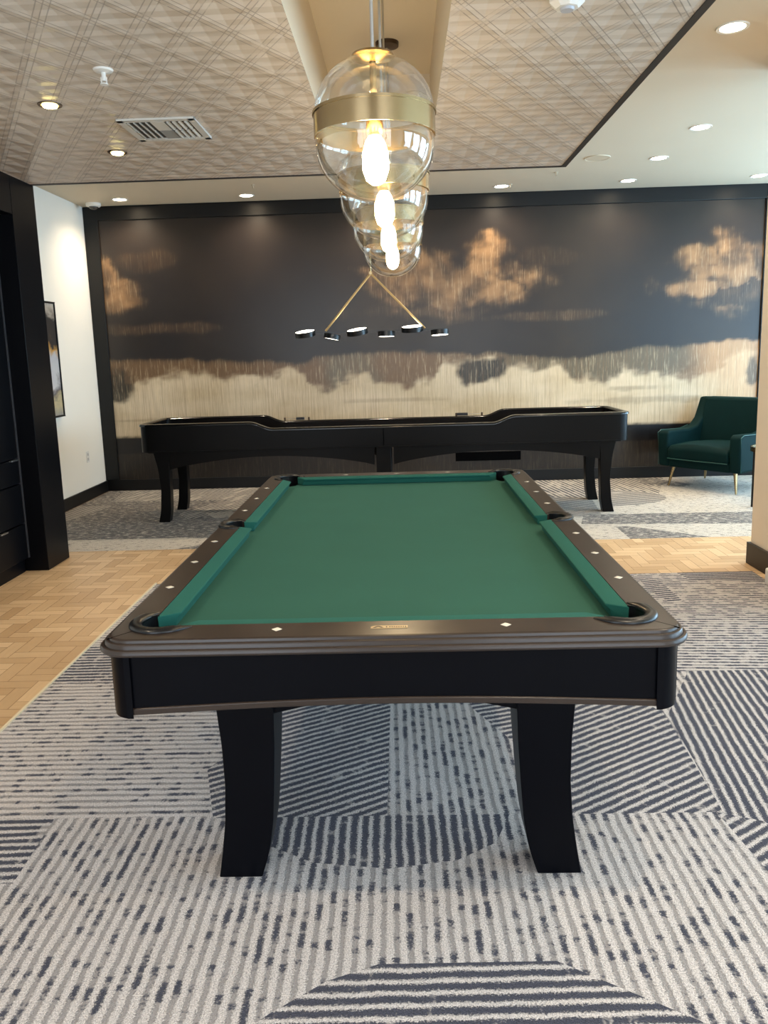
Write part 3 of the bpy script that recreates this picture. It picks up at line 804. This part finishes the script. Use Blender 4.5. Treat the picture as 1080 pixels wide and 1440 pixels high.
# ------------------------------------------------------------------ armchair
AC = thing('armchair', 'dark green velvet armchair with slim brass legs by the mural', 'armchair', (3.26, 4.94, 0), radians(-52.7))
for sx in (-1,1):
    sp = [(-.40,.215),(-.425,.40),(-.42,.56),(-.38,.585),(-.05,.575),(.10,.60),(.20,.68),(.27,.82),(.30,.885),(.40,.885),(.44,.60),(.40,.235)]
    MB().prism(sp, sx*.33, sx*.445, 'x').build('arm', M['velvet'], AC, bevel=.022, seg=3)
bk = []
for i in range(9):
    x = lerp(-.36,.36,i/8); b = .02*(1-(x/.36)**2)
    bk.append([(x,.13+b,.40),(x,.25+b,.885),(x,.39+b,.89),(x,.40+b,.25),(x,.13+b,.25)])
MB().loft(bk).build('backrest', M['velvet'], AC, bevel=.025, seg=3)
sc_ = []
for i in range(9):
    x = lerp(-.325,.325,i/8); cr_ = .03*(1-(x/.325)**2)
    sc_.append([(x,-.43,.30),(x,-.44,.40+cr_*.4),(x,-.40,.435+cr_),(x,-.1,.445+cr_),(x,.16,.43+cr_),(x,.16,.30)])
se = MB().loft(sc_).build('seat_cushion', M['velvet'], AC, bevel=.02, seg=3)
MB().box(-.33,.33,-.40,.38,.215,.31).build('seat_base', M['velvet'], AC, bevel=.015)
pp = simple('satin_piping', (14,66,62), .4)
MB().tube([(-.325,-.432,.305),(0,-.436,.303),(.325,-.432,.305)], .005).build('piping', pp, se)
for sx in (-1,1):
    arm = [c for c in COL.objects if c.parent == AC and c.name.startswith('arm')][0 if sx < 0 else 1]
    MB().tube([(sx*.447,-.40,.23),(sx*.447,-.42,.56),(sx*.447,-.37,.582),(sx*.447,-.05,.572),(sx*.447,.10,.598)], .004).build('piping', pp, arm)
for sx in (-1,1):
    for sy in (-1,1):
        MB().tube([(sx*.33,sy*.29,.24),(sx*.37,sy*.33,.004)], .02, 12, rad=[.022,.010]).build('leg', M['brass'], AC, smooth=40)

# side table mostly hidden by the pier
T2 = thing('side_table', 'slim black side table with brass rim beside the armchair, half behind the pier', 'side table', (3.345, 3.88, 0))
tt = MB().cyl((0,0,0), .225, .50, .52, 40).build('tabletop', M['black'], T2, bevel=.003)
MB().lathe([(.2255,.495),(.236,.495),(.236,.535),(.2255,.535)], (0,0,0), 40, close=True).build('rim', M['brass'], tt, smooth=40)
for k in range(3):
    a = pi+2*pi*k/3
    MB().cyl((.215*cos(a),.215*sin(a),0), .014, .002, .50, 12).build('leg', M['black'], T2)
# white rounded end of something low at the frame's right edge
wb = thing('door_stop', 'small white rounded block on the striped carpet beside the pier baseboard', 'door stop', (2.222, 1.56, 0))
MB().box(-.012,.09,-.05,.05,0,.105).build('block', M['white'], wb, bevel=.012, seg=3)

# ------------------------------------------------------------------ cabinet in the portal
CB = thing('built_in_cabinet', 'tall black cabinet with drawers recessed behind the black column', 'cabinet', (-2.62, 1.745, 0))
MB().box(-.62,-.03,-.53,.53,.0,2.41).build('body', M['cab'], CB)
for z0_, z1_ in ((.10,.345),(.355,.625),(.635,.80)):
    d = MB().box(-.028,0,-.525,.535,z0_,z1_).build('drawer', M['cab'], CB, bevel=.003)
    hy = .215 if z0_ < .2 else .455
    if z0_ < .2 or z0_ > .6:
        MB().box(-.004,.018,hy-.045,hy+.045,z1_-.006,z1_+.004).build('pull', M['nickel'], d, bevel=.001)
for a, b in ((-.525,0),(.005,.535)):
    d = MB().box(-.028,0,a,b,.81,2.40).build('door', M['cab'], CB, bevel=.003)
MB().box(-.03,.006,.528,.543,.10,2.41).build('stile', simple('grey_edge_strip', (58,60,66), .35), CB)

# ------------------------------------------------------------------ picture, outlet, camera dome
PX = XL+.002
pi_ = thing('framed_picture', 'black framed abstract picture in grey, black and gold on the white wall', 'picture', (PX, 4.18, 1.47))
fr = MB(); a, b, w = .40, .545, .018
for y0_, y1_, z0_, z1_ in ((-a,a,-b,-b+w),(-a,a,b-w,b),(-a,-a+w,-b,b),(a-w,a,-b,b)): fr.box(0,.04,y0_,y1_,z0_,z1_)
fr.build('frame', M['black'], pi_, bevel=.002)
pm = MB().box(0,.03,-a+w,a-w,-b+w,b-w).build('canvas', M['art'], pi_)
ou = thing('wall_outlet', 'white power outlet low on the white left wall', 'outlet', (XL, 5.12, .45))
pl = MB().box(0,.006,-.035,.035,-.058,.058).build('cover_plate', M['white'], ou, bevel=.002)
for dz in (-.025,.025): MB().box(.004,.008,-.016,.016,dz-.014,dz+.014).build('socket', simple('socket_face', (190,188,186), .5), ou, bevel=.002)
dc = thing('dome_camera', 'small white dome camera in the ceiling corner above the mural', 'security camera', (-3.11, 5.40, ZC))
MB().lathe([(0,0),(.075,0),(.075,-.025),(.066,-.034),(.045,-.036)], n=32).build('housing', M['white'], dc, smooth=40)
MB().lathe([(.047,-.03)]+[(.047*cos(a_),-.034-.036*sin(a_)) for a_ in [pi/2*i/8 for i in range(9)]], n=32).build('dome', simple('smoked_dome', (70,66,62), .1), dc, smooth=60)

# ------------------------------------------------------------------ ceiling fixtures
def spot(loc, energy, size=145, blend=.9, col=(1,.82,.60), rad=.04):
    l = bpy.data.lights.new('downlight_beam', 'SPOT'); l.energy = energy; l.spot_size = radians(size); l.spot_blend = blend; l.color = col; l.shadow_soft_size = rad
    o = bpy.data.objects.new('downlight_beam', l); COL.objects.link(o); o.location = loc
    return o
def downlight(z, label, group=None):
    o = thing('recessed_downlight', label, 'downlight', (0,0,z), 0, group)
    MB().lathe([(.062,0),(.082,0),(.080,-.006),(.064,-.004)], n=32, close=True).build('trim_ring', M['white'], o, smooth=40)
    MB().lathe([(0,-.002),(.063,-.002),(.063,0),(0,0)], n=32).build('lens', M['led'], o)
    return o
D0 = downlight(ZC, 'x')
DL = [(-2.78,5.25,'leftmost round downlight in the row along the mural wall, near the dome camera'),
      (-1.49,5.27,'second round downlight from the left in the row along the mural wall'),
      (-.20,5.27,'round downlight of the mural wall row hidden behind the glass pendants'),
      (1.09,5.25,'first round downlight right of the pendants in the row along the mural wall'),
      (2.335,5.19,'round downlight where the mural wall row meets the right-hand row'),
      (3.61,5.17,'rightmost round downlight above the mural at the picture edge'),
      (2.34,4.26,'round downlight second from the mural in the right-hand row'),
      (2.345,3.30,'round downlight third from the mural in the right-hand row'),
      (1.795,1.385,'largest round downlight in the smooth ceiling at top right')]
first = True
for x, y, lab in DL:
    if first: D0.location = (x,y,ZC); D0['label'] = lab; first = False
    else: dup(D0, (x,y,ZC), lab)
for o in COL.objects:
    if o.type == 'EMPTY' and o.name.startswith('recessed_downlight'): o['group'] = 'round downlights in the smooth ceiling'
E_W, E_R = 38, 40
for x, y, _ in DL: spot((x,y,ZC-.012), E_W if y > 4.9 else E_R)
# small adjustable lights in the patterned panel
S0 = thing('recessed_downlight', 'small gimbal downlight in the patterned ceiling, nearer one at far left', 'downlight', (-1.605,.92,DZ), 0, 'small gimbal lights in the patterned ceiling')
MB().lathe([(.040,0),(.056,0),(.055,-.005),(.041,-.005)], n=28, close=True).build('trim_ring', M['bronze'], S0, smooth=40)
MB().lathe([(0,-.012),(.032,-.012),(.036,-.003),(0,-.003)], n=28).build('lens', M['ledsmall'], S0)
dup(S0, (-1.608,1.834,DZ), 'small gimbal downlight in the patterned ceiling, farther one below the air vent')
for x, y in ((-1.605,.92),(-1.608,1.834)): spot((x,y,DZ-.02), 26, 100)
# unseen spots added to light the room, without built fixtures
for x, y in ((-1.605,-1.8),(.72,-1.8),(-1.6,-3.4),(.72,-3.4)): spot((x,y,DZ-.01), 36, 120)
for x, y in ((3.6,3.3),(3.9,1.0),(3.9,-1.5),(1.8,-.6),(1.8,-2.6)): spot((x,y,ZC-.01), 38, 120)

av = thing('air_vent', 'white square air vent with louvres in the patterned ceiling', 'air vent', (-1.185, 1.385, DZ))
f = MB(); a = .20
for x0_,x1_,y0_,y1_ in ((-a,a,-a,-a+.035),(-a,a,a-.035,a),(-a,-a+.035,-a,a),(a-.035,a,-a,a)): f.box(x0_,x1_,y0_,y1_,-.012,0)
f.build('frame', M['vent'], av, bevel=.002)
MB().box(-.17,.17,-.17,.17,-.003,-.001).build('backing', simple('duct_shadow', (70,66,62), .8), av)
for sx, x0_ in ((-1,-.155),(1,.045)):
    for i in range(4):
        x = x0_+.031*i
        for (ya, yb) in ((-.155,-.01),(.01,.155)):
            MB().add([(x,ya,-.014),(x+.008,ya,-.014),(x+.008+.006*sx,ya,-.002),(x+.006*sx,ya,-.002),(x,yb,-.014),(x+.008,yb,-.014),(x+.008+.006*sx,yb,-.002),(x+.006*sx,yb,-.002)],
                   [(0,1,2,3),(7,6,5,4),(0,4,5,1),(1,5,6,2),(2,6,7,3),(3,7,4,0)]).build('louvre', M['vent'], av)
cpn = MB(); cpn.box(-.035,.035,-.16,-.005,-.012,-.006); cpn.build('centre_plate', M['vent'], av)
MB().box(-.035,.035,.01,.16,-.010,-.005).build('centre_plate', simple('vent_shade_plate', (150,152,150), .5), av)

sp_ = thing('sprinkler_head', 'white sprinkler head hanging from the patterned ceiling above the vent', 'sprinkler', (-1.187,.494,DZ))
MB().lathe([(0,0),(.042,0),(.038,-.007),(.015,-.012),(0,-.012)], n=28).build('escutcheon', M['white'], sp_, smooth=40)
m = MB(); m.cyl((0,0,0), .009, -.045, -.01, 12); m.box(-.013,-.009,-.003,.003,-.055,-.03); m.box(.009,.013,-.003,.003,-.055,-.03); m.cyl((0,0,0), .017, -.060, -.056, 16)
m.build('nozzle', M['white'], sp_)
for x, y, lab in ((1.17,5.17,'tiny ceiling sprinkler between the pendants and the mural, right side'),(-1.33,4.78,'tiny ceiling sprinkler in the smooth ceiling, left of the pendants'),(1.53,4.69,'tiny ceiling sprinkler in the smooth ceiling beside the patterned panel corner')):
    o = MB().lathe([(0,0),(.02,0),(.018,-.006),(.006,-.012),(.006,-.03),(.012,-.034),(0,-.036)], n=16).build('sprinkler_head', simple('pale_sprinkler', (196,180,156), .5), smooth=40)
    o.location = (x,y,ZC+.002); tag(o, lab, 'sprinkler')
sd = thing('smoke_detector', 'white faceted detector on the patterned ceiling at the top picture edge', 'smoke detector', (.655,-.03,DZ))
MB().lathe([(0,0),(.062,0),(.062,-.018),(.04,-.038),(0,-.038)], n=8).build('body', M['white'], sd)
MB().lathe([(.0,-.038),(.026,-.038),(.022,-.046),(0,-.046)], n=24).build('sensor_cap', simple('detector_grey', (176,178,184), .4), sd, smooth=40)
spk = thing('ceiling_speaker', 'round flush speaker grille in the smooth ceiling above the mural', 'speaker', (1.784,4.177,ZC))
MB().lathe([(0,-.004),(.10,-.004),(.105,0),(0,0)], n=40).build('grille', simple('speaker_grille', (206,190,164), .7, bump=.001, bscale=400), spk)
MB().lathe([(.10,0),(.112,0),(.110,-.006),(.101,-.006)], n=40, close=True).build('rim', M['ceil'], spk, smooth=40)

# ------------------------------------------------------------------ glass globe pendants
ZR = 2.018; GR = .159
PG = thing('globe_pendant', 'x', 'pendant light', (-.014,-.82,0), 0, 'row of glass globe pendants over the pool table')
can = MB().lathe([(0,ZC),(.062,ZC),(.060,ZC-.02),(.012,ZC-.026),(0,ZC-.026)], n=32).build('canopy', M['bronze'], PG, smooth=40)
st_ = MB().cyl((0,0,0), .0045, 2.235, ZC-.02, 12).build('stem', M['nickel'], PG)
MB().lathe([(0,2.236),(.055,2.232),(.058,2.226),(.02,2.214),(0,2.214)], n=32).build('top_cap', M['brass'], PG, smooth=40)
gt = .0025
prof_o = [(GR*cos(a_), 2.088+.142*sin(a_)) for a_ in [pi/2*i/14*.93 for i in range(15)]]
MB().lathe(prof_o, n=56).build('upper_glass', M['glass'], PG, smooth=60)
bd = MB().lathe([(GR+.001,2.028),(GR+.003,2.028),(GR+.003,2.088),(GR+.001,2.088)], n=56, close=True)
bd.lathe([(GR+.006,2.083),(GR+.006,2.090),(GR-.001,2.090),(GR-.001,2.083)], n=56, close=True)
bd.build('band', M['brass'], PG, smooth=40)
pb = [(GR-.002,2.03),(GR+.001,2.02),(GR,2.006)]+[(GR*cos(a_)*(1.0), 2.006-.142*sin(a_)) for a_ in [pi/2*i/14 for i in range(1,15)]]
MB().lathe(pb, n=56).build('lower_glass', M['glass'], PG, smooth=60)
so = MB(); so.cyl((0,0,0), .009, 2.06, 2.23, 14); so.lathe([(0,2.10),(.022,2.10),(.024,2.04),(.018,2.03),(0,2.03)], n=24)
so.build('socket', M['brass'], PG, smooth=40)
MB().lathe([(0,1.905),(.012,1.907),(.026,1.918),(.035,1.945),(.035,1.985),(.026,2.015),(.016,2.03),(0,2.032)], n=24).build('bulb', M['bulb'], PG, smooth=60)
labs = ['nearest and largest glass globe pendant with brass band over the pool table', 'second nearest glass globe pendant over the pool table',
        'third glass globe pendant from the front over the pool table', 'farthest and smallest looking glass globe pendant over the pool table']
PG['label'] = labs[0]
for k, (x, y) in enumerate(((-.005,-.08),(-.002,.67),(.008,1.41))): dup(PG, (x,y,0), labs[k+1])

# ------------------------------------------------------------------ linear chandelier above the shuffleboard
CH = thing('linear_chandelier', 'black and brass chandelier with six glowing discs above the shuffleboard table', 'chandelier', (-.21, 4.10, 0))
MB().lathe([(0,ZC),(.07,ZC),(.068,ZC-.02),(0,ZC-.022)], n=28).build('canopy', M['brass'], CH, smooth=40)
MB().cyl((0,0,0), .007, 2.14, ZC-.02, 12).build('stem', M['brass'], CH)
m = MB(); m.cyl((0,0,2.145), .016, -.02, .02, 14, 'y'); m.build('joint', M['brass'], CH)
for x in (-.42,.47): MB().tube([(0,0,2.142),(x,0,1.652)], .0095, 10).build('rod', M['rod'], CH)
MB().box(-.62,.66,-.008,.008,1.632,1.648).build('crossbar', M['rubber'], CH)
discs = [(-.60,.090,1.634,6,22,1),(-.36,.074,1.603,-12,-4,0),(-.135,.093,1.638,8,20,1),(.125,.076,1.612,0,-6,0),(.355,.096,1.650,3,18,1),(.60,.080,1.612,2,-8,0)]
for x, rr_, z, ax_, tl, upf in discs:
    h = .045
    # tilt about x (towards the room) and y
    mt = Matrix.Translation((x,-.02,z)) @ Matrix.Rotation(radians(-ax_), 4, 'Y') @ Matrix.Rotation(radians(tl/2), 4, 'X')
    d = MB().lathe([(0,-h/2),(rr_,-h/2),(rr_,h/2),(rr_-.006,h/2),(rr_-.006,h/2-.006),(0,h/2-.006)] if upf else [(0,h/2),(rr_,h/2),(rr_,-h/2),(rr_-.006,-h/2),(rr_-.006,-h/2+.006),(0,-h/2+.006)], n=32).build('disc_shade', M['rubber'], CH, smooth=40)
    zz = (h/2-.002) if upf else (-h/2+.002)
    g_ = MB().lathe([(0,zz),(rr_-.005,zz),(rr_-.005,zz-.003*(1 if upf else -1)),(0,zz-.003*(1 if upf else -1))], n=32).build('diffuser', M['disc_glow'], d)
    d.matrix_local = mt

# ------------------------------------------------------------------ daylight through the windows
def area(name, loc, rot, sx, sy, e, col):
    l = bpy.data.lights.new(name, 'AREA'); l.shape = 'RECTANGLE'; l.size = sx; l.size_y = sy; l.energy = e; l.color = col
    o = bpy.data.objects.new(name, l); COL.objects.link(o); o.location = loc; o.rotation_euler = rot; return o
for a, b in wins:
    area('window_daylight', (XR+.13,(a+b)/2,(WZ0+WZ1)/2), (0,radians(90),0), WZ1-WZ0-.1, b-a-.1, 50 if a < 2 else 62, (.46,.75,1.0))
for a, b in FW:  # added daylight from behind the camera, through the unseen front windows
    area('window_daylight', ((a+b)/2,YF-.13,(WZ0+WZ1)/2), (radians(90),0,0), b-a-.1, WZ1-WZ0-.1, 26, (.88,.93,1.0))
w = bpy.data.worlds.new('sky'); SC.world = w; w.use_nodes = True
bg = w.node_tree.nodes['Background']; bg.inputs[0].default_value = (.6,.8,1,1); bg.inputs[1].default_value = 1.0

SC.view_settings.view_transform = 'Standard'; SC.view_settings.look = 'None'; SC.view_settings.gamma = 1
SC.view_settings.exposure = 1.22
SC.cycles.use_denoising = True
SC.cycles.max_bounces = 8; SC.cycles.transparent_max_bounces = 24; SC.cycles.caustics_reflective = False; SC.cycles.caustics_refractive = False
SC.cycles.sample_clamp_indirect = 6
